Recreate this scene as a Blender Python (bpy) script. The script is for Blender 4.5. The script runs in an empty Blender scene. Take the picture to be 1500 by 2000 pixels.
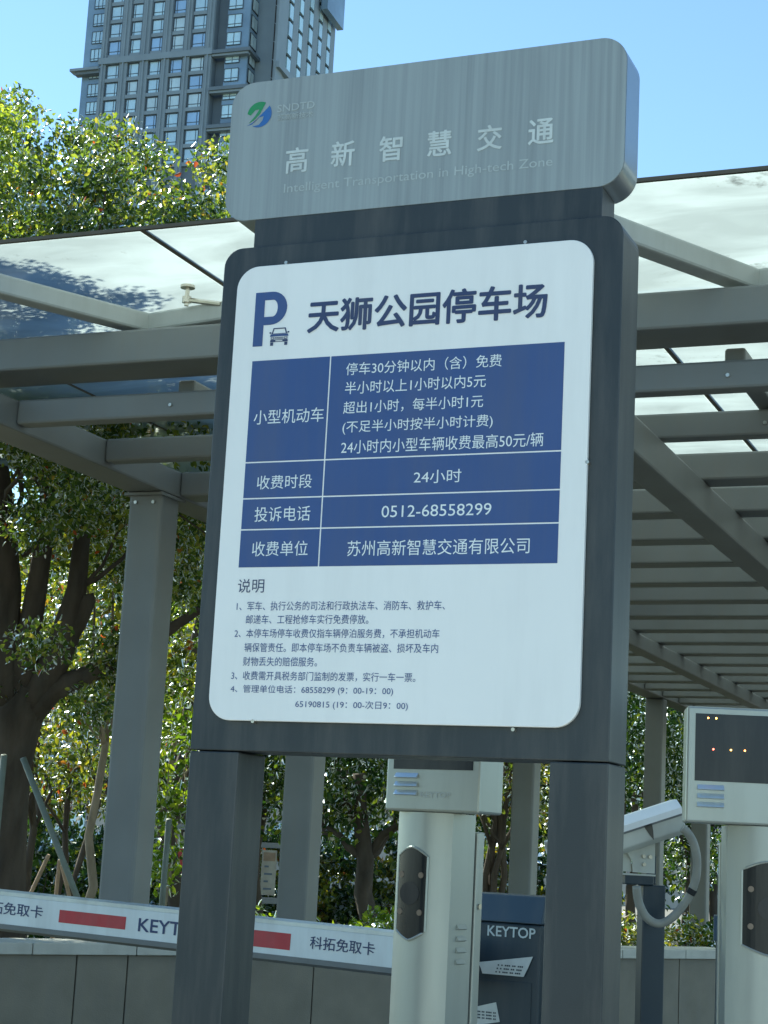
import bpy, math, random
import numpy as np
from mathutils import Vector, Matrix
random.seed(7); rng = np.random.default_rng(7)
SC = bpy.context.scene; COL = SC.collection
R_ = math.radians

# ------------------------------------------------------------------ camera
F_PX = 3500.0
CAM = Vector((0.0, -4.3, 1.4))
YAW, PITCH, ROLL = R_(22.78), R_(10.73), R_(2.985)
FW = Vector((-math.sin(YAW)*math.cos(PITCH), math.cos(YAW)*math.cos(PITCH), math.sin(PITCH)))
RT0 = Vector((math.cos(YAW), math.sin(YAW), 0)); UP0 = RT0.cross(FW)
RT = math.cos(ROLL)*RT0 + math.sin(ROLL)*UP0
UP = -math.sin(ROLL)*RT0 + math.cos(ROLL)*UP0
cd = bpy.data.cameras.new('camera'); co = bpy.data.objects.new('camera', cd); COL.objects.link(co)
cd.sensor_fit = 'VERTICAL'; cd.sensor_height = 36; cd.sensor_width = 27; cd.lens = F_PX/2000*36
cd.clip_start = .05; cd.clip_end = 6000
M = Matrix((RT, UP, -FW)).transposed().to_4x4(); M.translation = CAM
co.matrix_world = M; SC.camera = co

# ------------------------------------------------------------------ light
SUN_AZ, SUN_EL = R_(-62), R_(41)          # azimuth from +Y towards +X
w = bpy.data.worlds.new('World'); SC.world = w; w.use_nodes = True
nt = w.node_tree; bg = nt.nodes['Background']
sky = nt.nodes.new('ShaderNodeTexSky'); sky.sky_type = 'NISHITA'; sky.sun_disc = False
sky.sun_elevation = SUN_EL; sky.sun_rotation = SUN_AZ; sky.air_density = 1.0; sky.dust_density = 0; sky.ozone_density = 2.2; sky.altitude = 1200
nt.links.new(sky.outputs[0], bg.inputs[0]); bg.inputs[1].default_value = .125
sd = bpy.data.lights.new('sun', 'SUN'); so = bpy.data.objects.new('sun', sd); COL.objects.link(so)
sd.energy = 5.0; sd.angle = R_(.5); sd.color = (1, .93, .82)
sdir = Vector((math.sin(SUN_AZ)*math.cos(SUN_EL), math.cos(SUN_AZ)*math.cos(SUN_EL), math.sin(SUN_EL)))
so.rotation_euler = sdir.to_track_quat('Z', 'Y').to_euler()
vs = SC.view_settings; vs.view_transform = 'Standard'; vs.look = 'None'; vs.gamma = 1; vs.use_curve_mapping = False
vs.exposure = 1.05
vs.use_white_balance = True; vs.white_balance_temperature = 6450; vs.white_balance_tint = -4
SC.cycles.max_bounces = 10; SC.cycles.transparent_max_bounces = 16

# ------------------------------------------------------------------ surveying helpers: where a sight line meets a real plane
def ray(px, py): return FW + RT*((px-750)/F_PX) - UP*((py-1000)/F_PX)
def atz(px, py, z): return CAM + ray(px, py)*z
def onplane(px, py, P, n):
    d = ray(px, py); return CAM + d*((Vector(P)-CAM).dot(n)/d.dot(n))
def onY(px, py, Y): return onplane(px, py, (0, Y, 0), Vector((0, 1, 0)))
def onX(px, py, X): return onplane(px, py, (X, 0, 0), Vector((1, 0, 0)))
def onZ(px, py, Z): return onplane(px, py, (0, 0, Z), Vector((0, 0, 1)))

# ------------------------------------------------------------------ objects
def tag(o, label=None, cat=None, group=None, kind=None):
    if label: o['label'] = label
    if cat: o['category'] = cat
    if group: o['group'] = group
    if kind: o['kind'] = kind
    return o
WM = {}
def thing(name, label, cat, loc=(0, 0, 0), rz=0, group=None):
    o = bpy.data.objects.new(name, None); COL.objects.link(o); o.empty_display_size = .2
    o.location = loc; o.rotation_euler = (0, 0, rz)
    WM[o.name] = Matrix.Translation(Vector(loc)) @ Matrix.Rotation(rz, 4, 'Z')
    return tag(o, label, cat, group)
class MB:
    def __init__(s): s.v = []; s.f = []; s.m = []
    def add(s, vs_, fs, mi=0):
        k = len(s.v); s.v += [tuple(p) for p in vs_]
        for f in fs: s.f.append(tuple(i+k for i in f)); s.m.append(mi)
        return s
    def box(s, x0, x1, y0, y1, z0, z1, mi=0, T=None):
        v = [Vector(p) for p in ((x0,y0,z0),(x1,y0,z0),(x1,y1,z0),(x0,y1,z0),(x0,y0,z1),(x1,y0,z1),(x1,y1,z1),(x0,y1,z1))]
        if T is not None: v = [T @ p for p in v]
        return s.add(v, [(0,3,2,1),(4,5,6,7),(0,1,5,4),(1,2,6,5),(2,3,7,6),(3,0,4,7)], mi)
    def prism(s, loop, fn, a, b, mi=0):
        """loop of 2D points; fn(u, v, w) -> 3D; extruded from w=a to w=b"""
        n = len(loop)
        v = [fn(u, v_, a) for u, v_ in loop] + [fn(u, v_, b) for u, v_ in loop]
        fs = [tuple(range(n)), tuple(range(2*n-1, n-1, -1))] + [(i, i+n, (i+1) % n+n, (i+1) % n) for i in range(n)]
        return s.add(v, fs, mi)
    def bar(s, a, b, w, h, up=(0, 0, 1), mi=0):
        a, b = Vector(a), Vector(b); d = (b-a).normalized(); r = d.cross(Vector(up)).normalized(); u = r.cross(d)
        v = []
        for p in (a, b):
            for i, j in ((-1,-1),(1,-1),(1,1),(-1,1)): v.append(p + r*(w/2*i) + u*(h/2*j))
        return s.add(v, [(0,3,2,1),(4,5,6,7),(0,1,5,4),(1,2,6,5),(2,3,7,6),(3,0,4,7)], mi)
    def tube(s, pts, rad, n=8, mi=0, cap=True):
        pts = [Vector(p) for p in pts]; k0 = len(s.v); m = len(pts)
        if not hasattr(rad, '__len__'): rad = [rad]*m
        ref = Vector((.31, .17, .93))
        for i, p in enumerate(pts):
            d = (pts[min(i+1, m-1)]-pts[max(i-1, 0)]).normalized()
            a = d.cross(ref)
            if a.length < .05: a = d.cross(Vector((1, 0, 0)))
            a.normalize(); b = d.cross(a)
            for k in range(n):
                t = 2*math.pi*k/n; s.v.append(tuple(p + (a*math.cos(t)+b*math.sin(t))*rad[i]))
        for i in range(m-1):
            for k in range(n):
                s.f.append((k0+i*n+k, k0+(i+1)*n+k, k0+(i+1)*n+(k+1) % n, k0+i*n+(k+1) % n)); s.m.append(mi)
        if cap:
            s.f.append(tuple(k0+k for k in range(n))); s.m.append(mi)
            s.f.append(tuple(k0+(m-1)*n+k for k in range(n-1, -1, -1))); s.m.append(mi)
        return s
    def build(s, name, mats, parent=None, bevel=0, smooth=False, world=True, seg=2, fixn=True):
        if not isinstance(mats, (list, tuple)): mats = [mats]
        me = bpy.data.meshes.new(name)
        v = s.v
        if parent is not None and world:
            Mi = root_m(parent).inverted(); v = [tuple(Mi @ Vector(p)) for p in v]
        me.from_pydata(v, [], s.f)
        for m_ in mats: me.materials.append(m_)
        me.polygons.foreach_set('material_index', s.m)
        if fixn:
            import bmesh
            b = bmesh.new(); b.from_mesh(me); bmesh.ops.recalc_face_normals(b, faces=b.faces); b.to_mesh(me); b.free()
        if smooth == 'auto':
            me.polygons.foreach_set('use_smooth', [True]*len(me.polygons)); me.set_sharp_from_angle(angle=R_(25))
        elif smooth: me.polygons.foreach_set('use_smooth', [True]*len(me.polygons))
        o = bpy.data.objects.new(name, me); COL.objects.link(o)
        if parent is not None: o.parent = parent
        if bevel:
            md = o.modifiers.new('bevel', 'BEVEL'); md.width = bevel; md.segments = seg; md.limit_method = 'ANGLE'; md.angle_limit = R_(40)
        return o
def root_m(o):
    while o.parent is not None: o = o.parent
    return WM.get(o.name, Matrix.Identity(4))
def link_copy(o, parent):
    c = o.copy(); COL.objects.link(c); c.parent = parent; return c
def rrect(u0, u1, v0, v1, r, n=8):
    """r: radii bl, br, tr, tl"""
    if not hasattr(r, '__len__'): r = (r,)*4
    out = []
    for (cu, cv, rr, a0) in ((u0+r[0], v0+r[0], r[0], 180), (u1-r[1], v0+r[1], r[1], 270), (u1-r[2], v1-r[2], r[2], 0), (u0+r[3], v1-r[3], r[3], 90)):
        if rr <= 0: out.append((cu, cv)); continue
        for k in range(n+1):
            a = R_(a0+90*k/n); out.append((cu+rr*math.cos(a), cv+rr*math.sin(a)))
    return out

# ------------------------------------------------------------------ materials
def newmat(name):
    m = bpy.data.materials.new(name); m.use_nodes = True
    return m, m.node_tree, m.node_tree.nodes, m.node_tree.links
def mat(name, c, rough=.5, metal=0, var=.12, scale=6, bump=0, bscale=60, stretch=(1, 1, 1), spec=.5, coat=0, c2=None, detail=5, dust=.25):
    m, t, N, L = newmat(name); p = N['Principled BSDF']
    tc = N.new('ShaderNodeTexCoord'); mp = N.new('ShaderNodeMapping'); mp.inputs['Scale'].default_value = stretch
    L.new(tc.outputs['Object'], mp.inputs[0])
    no = N.new('ShaderNodeTexNoise'); no.inputs['Scale'].default_value = scale; no.inputs['Detail'].default_value = detail
    L.new(mp.outputs[0], no.inputs['Vector'])
    cr = N.new('ShaderNodeValToRGB'); L.new(no.outputs[0], cr.inputs[0])
    a = c2 or tuple(x*(1-var) for x in c)
    b = c if c2 else tuple(min(1, x*(1+var)) for x in c)
    cr.color_ramp.elements[0].position = .3; cr.color_ramp.elements[1].position = .7
    cr.color_ramp.elements[0].color = (*a, 1); cr.color_ramp.elements[1].color = (*b, 1)
    # settled dust and run-off marks over the paint
    m2 = N.new('ShaderNodeMapping'); m2.inputs['Scale'].default_value = (1, 1, .12); L.new(tc.outputs['Object'], m2.inputs[0])
    nd = N.new('ShaderNodeTexNoise'); nd.inputs['Scale'].default_value = 11; nd.inputs['Detail'].default_value = 8; nd.inputs['Roughness'].default_value = .65
    L.new(m2.outputs[0], nd.inputs['Vector'])
    mr = N.new('ShaderNodeMapRange'); L.new(nd.outputs[0], mr.inputs['Value']); mr.inputs['From Min'].default_value = .45; mr.inputs['From Max'].default_value = .8; mr.inputs['To Max'].default_value = dust
    mxx = N.new('ShaderNodeMix'); mxx.data_type = 'RGBA'; L.new(mr.outputs[0], mxx.inputs['Factor']); L.new(cr.outputs[0], mxx.inputs['A'])
    k_ = sum(c)/3; dc = (.17, .16, .14) if k_ > .12 else (.14, .135, .12); mxx.inputs['B'].default_value = (*dc, 1)
    L.new(mxx.outputs['Result'], p.inputs['Base Color'])
    p.inputs['Roughness'].default_value = rough; p.inputs['Metallic'].default_value = metal
    p.inputs['Specular IOR Level'].default_value = spec; p.inputs['Coat Weight'].default_value = coat
    if bump:
        n2 = N.new('ShaderNodeTexNoise'); n2.inputs['Scale'].default_value = bscale; n2.inputs['Detail'].default_value = 6
        L.new(tc.outputs['Object'], n2.inputs['Vector'])
        bn = N.new('ShaderNodeBump'); bn.inputs['Strength'].default_value = bump; bn.inputs['Distance'].default_value = .01
        L.new(n2.outputs[0], bn.inputs['Height']); L.new(bn.outputs[0], p.inputs['Normal'])
    return m
def streaked(name, c, dirt, metal=.2, rough=.45):
    """painted metal with rain streaks running down it"""
    m, t, N, L = newmat(name); p = N['Principled BSDF']
    tc = N.new('ShaderNodeTexCoord')
    def noise(sc, scale, det):
        mp = N.new('ShaderNodeMapping'); mp.inputs['Scale'].default_value = sc; L.new(tc.outputs['Object'], mp.inputs[0])
        n = N.new('ShaderNodeTexNoise'); n.inputs['Scale'].default_value = scale; n.inputs['Detail'].default_value = det
        L.new(mp.outputs[0], n.inputs['Vector']); return n.outputs[0]
    a = noise((1, 1, .02), 70, 3); b = noise((1, 1, .15), 5, 4); g = noise((1, 1, 1), 900, 2)
    mm = N.new('ShaderNodeMath'); mm.operation = 'MULTIPLY'; L.new(a, mm.inputs[0]); L.new(b, mm.inputs[1])
    ad = N.new('ShaderNodeMath'); ad.operation = 'MULTIPLY_ADD'; L.new(g, ad.inputs[0]); ad.inputs[1].default_value = .05; L.new(mm.outputs[0], ad.inputs[2])
    cr = N.new('ShaderNodeValToRGB'); L.new(ad.outputs[0], cr.inputs[0])
    cr.color_ramp.elements[0].position = .2; cr.color_ramp.elements[1].position = .44
    cr.color_ramp.elements[0].color = (*c, 1); cr.color_ramp.elements[1].color = (*dirt, 1)
    L.new(cr.outputs[0], p.inputs['Base Color']); p.inputs['Roughness'].default_value = rough; p.inputs['Metallic'].default_value = metal
    return m
def leafmat(name, cols, trans=.5, tint=(1.25, 1.2, .5)):
    m, t, N, L = newmat(name); N.remove(N['Principled BSDF']); out = N['Material Output']
    g = N.new('ShaderNodeNewGeometry'); cr = N.new('ShaderNodeValToRGB'); L.new(g.outputs['Random Per Island'], cr.inputs[0])
    e = cr.color_ramp.elements
    while len(e) < len(cols): e.new(.5)
    for k, (pos, c) in enumerate(cols): e[k].position = pos; e[k].color = (*c, 1)
    df = N.new('ShaderNodeBsdfDiffuse'); tr = N.new('ShaderNodeBsdfTranslucent'); gl = N.new('ShaderNodeBsdfGlossy'); gl.inputs['Roughness'].default_value = .45
    gl.inputs['Color'].default_value = (.9, .95, 1, 1)
    mu = N.new('ShaderNodeMix'); mu.data_type = 'RGBA'; mu.blend_type = 'MULTIPLY'; mu.inputs['Factor'].default_value = 1
    L.new(cr.outputs[0], mu.inputs['A']); mu.inputs['B'].default_value = (*[x*1.6 for x in tint], 1)
    L.new(cr.outputs[0], df.inputs[0]); L.new(mu.outputs['Result'], tr.inputs[0])
    mx = N.new('ShaderNodeMixShader'); mx.inputs[0].default_value = trans; L.new(df.outputs[0], mx.inputs[1]); L.new(tr.outputs[0], mx.inputs[2])
    fr = N.new('ShaderNodeFresnel'); fr.inputs[0].default_value = 1.22
    m2 = N.new('ShaderNodeMixShader'); L.new(fr.outputs[0], m2.inputs[0]); L.new(mx.outputs[0], m2.inputs[1]); L.new(gl.outputs[0], m2.inputs[2])
    L.new(m2.outputs[0], out.inputs[0]); return m
def emit(name, c, s):
    m, t, N, L = newmat(name); p = N['Principled BSDF']; p.inputs['Base Color'].default_value = (0, 0, 0, 1)
    p.inputs['Emission Color'].default_value = (*c, 1); p.inputs['Emission Strength'].default_value = s; return m
def clearglass():
    m, t, N, L = newmat('clear_glass'); N.remove(N['Principled BSDF']); out = N['Material Output']
    tp = N.new('ShaderNodeBsdfTransparent'); tp.inputs[0].default_value = (.9, .95, .95, 1)
    gl = N.new('ShaderNodeBsdfGlossy'); gl.inputs['Roughness'].default_value = .04
    fr = N.new('ShaderNodeFresnel'); fr.inputs[0].default_value = 1.3; mx = N.new('ShaderNodeMixShader')
    L.new(fr.outputs[0], mx.inputs[0]); L.new(tp.outputs[0], mx.inputs[1]); L.new(gl.outputs[0], mx.inputs[2]); L.new(mx.outputs[0], out.inputs[0]); return m
def roofglass():
    m, t, N, L = newmat('dusty_roof_glass'); N.remove(N['Principled BSDF']); out = N['Material Output']
    tc = N.new('ShaderNodeTexCoord')
    n1 = N.new('ShaderNodeTexNoise'); n1.inputs['Scale'].default_value = 1.3; n1.inputs['Detail'].default_value = 8; n1.inputs['Distortion'].default_value = .6
    mp = N.new('ShaderNodeMapping'); mp.inputs['Scale'].default_value = (1, 2.2, 1); L.new(tc.outputs['Object'], mp.inputs[0]); L.new(mp.outputs[0], n1.inputs['Vector'])
    cr = N.new('ShaderNodeMapRange'); L.new(n1.outputs[0], cr.inputs['Value']); cr.inputs['From Min'].default_value = .38; cr.inputs['From Max'].default_value = .62
    cr.inputs['To Min'].default_value = .58; cr.inputs['To Max'].default_value = .84
    tr = N.new('ShaderNodeBsdfTranslucent'); tr.inputs[0].default_value = (.76, .84, .86, 1)
    tp = N.new('ShaderNodeBsdfTransparent'); tp.inputs[0].default_value = (.80, .91, .94, 1)
    m1 = N.new('ShaderNodeMixShader'); L.new(cr.outputs[0], m1.inputs[0]); L.new(tp.outputs[0], m1.inputs[1]); L.new(tr.outputs[0], m1.inputs[2])
    # leaf litter and grime
    n2 = N.new('ShaderNodeTexNoise'); n2.inputs['Scale'].default_value = 9; n2.inputs['Detail'].default_value = 10; n2.inputs['Roughness'].default_value = .7
    L.new(tc.outputs['Object'], n2.inputs['Vector'])
    n3 = N.new('ShaderNodeTexNoise'); n3.inputs['Scale'].default_value = .9; L.new(tc.outputs['Object'], n3.inputs['Vector'])
    mu = N.new('ShaderNodeMath'); mu.operation = 'MULTIPLY'; L.new(n2.outputs[0], mu.inputs[0]); L.new(n3.outputs[0], mu.inputs[1])
    # more litter gathers along the front lip of the roof
    sx_ = N.new('ShaderNodeSeparateXYZ'); L.new(tc.outputs['Object'], sx_.inputs[0])
    eg = N.new('ShaderNodeMapRange'); L.new(sx_.outputs[1], eg.inputs['Value']); eg.inputs['From Min'].default_value = -6.63; eg.inputs['From Max'].default_value = -6.25; eg.inputs['To Min'].default_value = .17; eg.inputs['To Max'].default_value = 0
    ex = N.new('ShaderNodeMapRange'); L.new(sx_.outputs[0], ex.inputs['Value']); ex.inputs['From Min'].default_value = .2; ex.inputs['From Max'].default_value = 1.6; ex.inputs['To Min'].default_value = .1; ex.inputs['To Max'].default_value = 1
    em = N.new('ShaderNodeMath'); em.operation = 'MULTIPLY'; L.new(eg.outputs[0], em.inputs[0]); L.new(ex.outputs[0], em.inputs[1])
    ea = N.new('ShaderNodeMath'); ea.operation = 'ADD'; L.new(mu.outputs[0], ea.inputs[0]); L.new(em.outputs[0], ea.inputs[1]); mu = ea
    r2 = N.new('ShaderNodeMapRange'); L.new(mu.outputs[0], r2.inputs['Value']); r2.inputs['From Min'].default_value = .36; r2.inputs['From Max'].default_value = .46; r2.inputs['To Max'].default_value = .75
    di = N.new('ShaderNodeBsdfDiffuse'); di.inputs[0].default_value = (.16, .13, .09, 1)
    m2 = N.new('ShaderNodeMixShader'); L.new(r2.outputs[0], m2.inputs[0]); L.new(m1.outputs[0], m2.inputs[1]); L.new(di.outputs[0], m2.inputs[2])
    gl = N.new('ShaderNodeBsdfGlossy'); gl.inputs['Roughness'].default_value = .06
    fr = N.new('ShaderNodeFresnel'); fr.inputs[0].default_value = 1.25
    m3 = N.new('ShaderNodeMixShader'); L.new(fr.outputs[0], m3.inputs[0]); L.new(m2.outputs[0], m3.inputs[1]); L.new(gl.outputs[0], m3.inputs[2])
    L.new(m3.outputs[0], out.inputs[0]); return m

m_slate = mat('slate_painted_steel', (.028, .036, .040), .42, .1, .12, 3, .05, 240, dust=.5)
m_silver = streaked('streaked_silver_paint', (.335, .375, .37), (.255, .285, .285))
m_silver_side = mat('silver_side', (.34, .38, .41), .28, .75, .05, 3)
m_panel = mat('white_panel', (.83, .84, .82), .40, 0, .03, 2, dust=.10)
m_blueprint = mat('print_blue', (.036, .08, .235), .45, 0, .05, 4)
m_navy = mat('print_navy', (.03, .05, .13), .5, 0, .04, 4)
m_white = mat('print_white', (.74, .80, .81), .5, 0, .02, 4, dust=0)
m_faded = mat('faded_lettering', (.56, .62, .61), .5, 0, .10, 30, detail=8)
m_veryfaded = mat('very_faded_lettering', (.43, .485, .485), .5, 0, .06, 40)
m_green = mat('emblem_green', (.03, .25, .09), .5, 0, .05); m_blue = mat('emblem_blue', (.03, .13, .38), .5, 0, .05)
m_steel2 = mat('pale_canopy_paint', (.36, .38, .37), .5, .1, .06, 2.5)
m_steel = mat('canopy_paint', (.16, .168, .162), .5, .1, .10, 2.5, .04, 200, dust=.5)
m_glass = roofglass(); m_clear = clearglass()
m_joint = mat('joint_sealant', (.10, .085, .06), .7)
m_chrome = mat('stainless_fitting', (.55, .52, .45), .28, .9)
m_stone = mat('grey_granite', (.17, .155, .122), .65, 0, .14, 5, .15, 150, dust=.6)
m_coping = mat('coping_granite', (.42, .42, .38), .6, 0, .10, 8, .1, 150)
m_arm = mat('arm_white_enamel', (.62, .68, .70), .35, .1, .05, 5)
m_armgrey = mat('arm_grey_rubber', (.16, .18, .19), .5, .1, .12, 7)
m_red = mat('red_reflective_film', (.40, .035, .045), .45, 0, .08, 30)
m_mach = mat('machine_silver', (.385, .41, .375), .36, .45, .05, 2, .02, 300)
m_vent = mat('vent_metal', (.62, .70, .74), .3, .6)
m_black = mat('black_glass', (.008, .011, .014), .22, 0, .1, 3, spec=.35)
m_screen = mat('dark_screen', (.010, .013, .020), .22, 0, .1, 3, spec=.35)
m_gap = mat('gap_black', (.006, .008, .01), .8)
m_lamp = mat('bronze_lamp', (.20, .15, .11), .4, .3)
m_cab = mat('dark_blue_cabinet', (.018, .034, .048), .4, .1, .1, 3, .04, 300)
m_hood = mat('hood_sky_tint', (.035, .06, .085), .4, .1, .06, 4)  # sky reflection on the sloping hood is mixed into its base colour
m_camw = mat('camera_enamel', (.50, .52, .47), .4, .1, .07, 9)
m_cable = mat('grey_conduit', (.30, .30, .26), .55, 0, .1, 20)
m_paper = mat('paper', (.60, .62, .58), .8, 0, .06, 30)
m_grime = mat('grime', (.10, .09, .07), .8)
m_bark = mat('bark', (.065, .05, .038), .9, 0, .4, 8, .6, 25, (1, 1, .25))
m_barklit = mat('sunlit_bark', (.26, .21, .15), .85, 0, .3, 10, .4, 30, (1, 1, .3))  # sunlight on the young trunks is put into a lighter bark colour
m_stake = mat('stake_pole', (.16, .19, .17), .6, .2, .15, 6)
m_wood = mat('bare_wood_stake', (.38, .26, .17), .8, 0, .2, 12)
LG = [(0, (.03, .06, .02)), (.3, (.06, .105, .028)), (.6, (.12, .18, .04)), (.85, (.24, .28, .06)), (.985, (.25, .22, .06)), (.995, (.35, .07, .02))]
m_leaf = leafmat('leaf_green', LG, .5)
m_lime = leafmat('leaf_lime', [(0, (.06, .10, .025)), (.4, (.14, .21, .04)), (.8, (.26, .31, .06)), (1, (.34, .35, .08))], .6)
m_leafb = leafmat('leaf_mixed', [(0, (.03, .06, .02)), (.35, (.08, .12, .028)), (.65, (.18, .20, .035)), (.9, (.26, .25, .035)), (.975, (.22, .10, .03)), (.99, (.25, .05, .03))], .5)
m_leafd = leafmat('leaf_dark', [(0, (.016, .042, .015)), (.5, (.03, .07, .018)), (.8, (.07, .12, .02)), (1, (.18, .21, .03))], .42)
m_hedge = leafmat('hedge_leaf', [(0, (.05, .10, .012)), (.5, (.12, .20, .02)), (1, (.26, .32, .04))], .45)
m_lane = mat('pale_bounce_lane', (.46, .455, .42), .85, 0, .1, 2, .1, 60)  # unseen lane ahead of the sign, made pale to bounce sunlight onto it
m_asphalt = mat('asphalt', (.05, .05, .05), .9, 0, .2, 40, .3, 200)
m_soil = mat('planting_soil', (.07, .07, .045), .95, 0, .35, 3, .5, 20)
m_paving = mat('pale_paving', (.20, .19, .165), .8, 0, .1, 3)
m_kerb = mat('kerb_stone', (.30, .30, .29), .8, 0, .1, 5)
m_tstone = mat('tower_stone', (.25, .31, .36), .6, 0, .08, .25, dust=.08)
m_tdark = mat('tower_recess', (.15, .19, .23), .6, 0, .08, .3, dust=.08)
m_tglass = mat('tower_curtain_glass', (.24, .34, .44), .25, .2, .25, .15)
m_pane = mat('tower_pane', (.60, .80, .95), .25, .25, .18, .12)  # pane tones here hold the reflected sky in their base colour
m_pane3 = mat('tower_pane_blue', (.42, .60, .80), .2, .3, .15, .2, dust=.05)
m_pane2 = mat('tower_pane_pale', (.62, .74, .76), .3, .3, .2, .2)
m_tframe = mat('tower_frame', (.09, .12, .16), .5, dust=.05)  # lifted from black to blue-grey, distance haze put into the colour
m_cream = mat('cream_render', (.50, .45, .38), .8, 0, .08, .6)
m_brick = mat('reddish_cladding', (.30, .16, .11), .8, 0, .12, 1)
m_poster = mat('poster_print', (.55, .52, .42), .6, 0, .25, 6, c2=(.42, .36, .28))

# ------------------------------------------------------------------ lettering and flat print
def text_geo(s, off=0.0, res=3):
    c = bpy.data.curves.new('t', 'FONT'); c.body = s; c.size = 1; c.offset = off; c.resolution_u = res; c.fill_mode = 'BOTH' if False else c.fill_mode
    o = bpy.data.objects.new('t', c); COL.objects.link(o)
    bpy.context.view_layer.update()
    dg = bpy.context.evaluated_depsgraph_get(); me = bpy.data.meshes.new_from_object(o.evaluated_get(dg))
    v = [(p.co.x, p.co.y) for p in me.vertices]; f = [tuple(q.vertices) for q in me.polygons]
    bpy.data.objects.remove(o); bpy.data.curves.remove(c); bpy.data.meshes.remove(me)
    return v, f
class Plane:
    def __init__(s, O, U, V): s.O = Vector(O); s.U = Vector(U).normalized(); s.V = Vector(V).normalized(); s.n = s.U.cross(s.V)
    def hit(s, px, py):
        d = onplane(px, py, s.O, s.n)-s.O; return d.dot(s.U), d.dot(s.V)
    def pt(s, u, v, w=0): return s.O + s.U*u + s.V*v + s.n*w
def letters(s, pl, A, B, hpx, m, parent, name='text_line', off=0.0, lift=.001, label=None, hm=None):
    """fit lettering between two photo points given at mid height; the plane is a real surface"""
    v, f = text_geo(s, 0)
    xs = [p[0] for p in v]; ys = [p[1] for p in v]; x0, x1, y0, y1 = min(xs), max(xs), min(ys), max(ys)
    ua, va = pl.hit(*A); ub, vb = pl.hit(*B); um, vm = pl.hit((A[0]+B[0])/2, (A[1]+B[1])/2)
    _, vt = pl.hit((A[0]+B[0])/2, (A[1]+B[1])/2-hpx/2); _, vb_ = pl.hit((A[0]+B[0])/2, (A[1]+B[1])/2+hpx/2)
    vm = (va+vb)/2; H = hm or (vt-vb_); k = (ub-ua)/(x1-x0); ky = H/(y1-y0)
    mb = MB(); e = off*.75*abs(ky)
    sh = [(0, 0)] if off < .008 else [(0, 0)]+[(e*math.cos(q*math.pi/4), e*math.sin(q*math.pi/4)) for q in range(8)]
    for q, (dx, dy) in enumerate(sh):
        mb.add([pl.pt(ua+dx+(x-x0)*k, vm+dy+(y-(y0+y1)/2)*ky, lift+q*.00006) for x, y in v], f)
    o = mb.build(name, m, parent, fixn=False)
    if label: o['label'] = label
    return o
def flat(loops, pl, m, parent, name, lift=.001):
    """filled flat shape (outer loop plus holes), loops in plane metres"""
    c = bpy.data.curves.new('c', 'CURVE'); c.dimensions = '2D'; c.fill_mode = 'BOTH'
    for lp in loops:
        sp = c.splines.new('POLY'); sp.points.add(len(lp)-1)
        for p, q in zip(sp.points, lp): p.co = (q[0], q[1], 0, 1)
        sp.use_cyclic_u = True
    o = bpy.data.objects.new('c', c); COL.objects.link(o); bpy.context.view_layer.update()
    me = bpy.data.meshes.new_from_object(o.evaluated_get(bpy.context.evaluated_depsgraph_get()))
    v = [(p.co.x, p.co.y) for p in me.vertices]; f = [tuple(q.vertices) for q in me.polygons]
    bpy.data.objects.remove(o); bpy.data.curves.remove(c); bpy.data.meshes.remove(me)
    return MB().add([pl.pt(x, y, lift) for x, y in v], f).build(name, m, parent, fixn=False)

# ================================================================== SETTING
MB().box(-900, 900, -900, 1500, -.3, 0).build('ground', m_soil)['kind'] = 'structure'
MB().box(-3.4, 30, -60, -1.2, -.02, .004).build('road', m_lane)['kind'] = 'structure'
MB().box(-3.4, 30, -1.19, 33, -.02, .004).build('road', m_asphalt)['kind'] = 'structure'
MB().box(-60, -3.4-14, 6, 70, -.02, .006).build('path', m_paving)['kind'] = 'structure'
MB().box(-30, 30, 34, 60, -.02, .008).build('plaza', m_paving)['kind'] = 'structure'
MB().box(-2.75, -.35, -.6, 9, -.02, .13).build('kerb_island', m_kerb, bevel=.02)['kind'] = 'structure'

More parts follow.
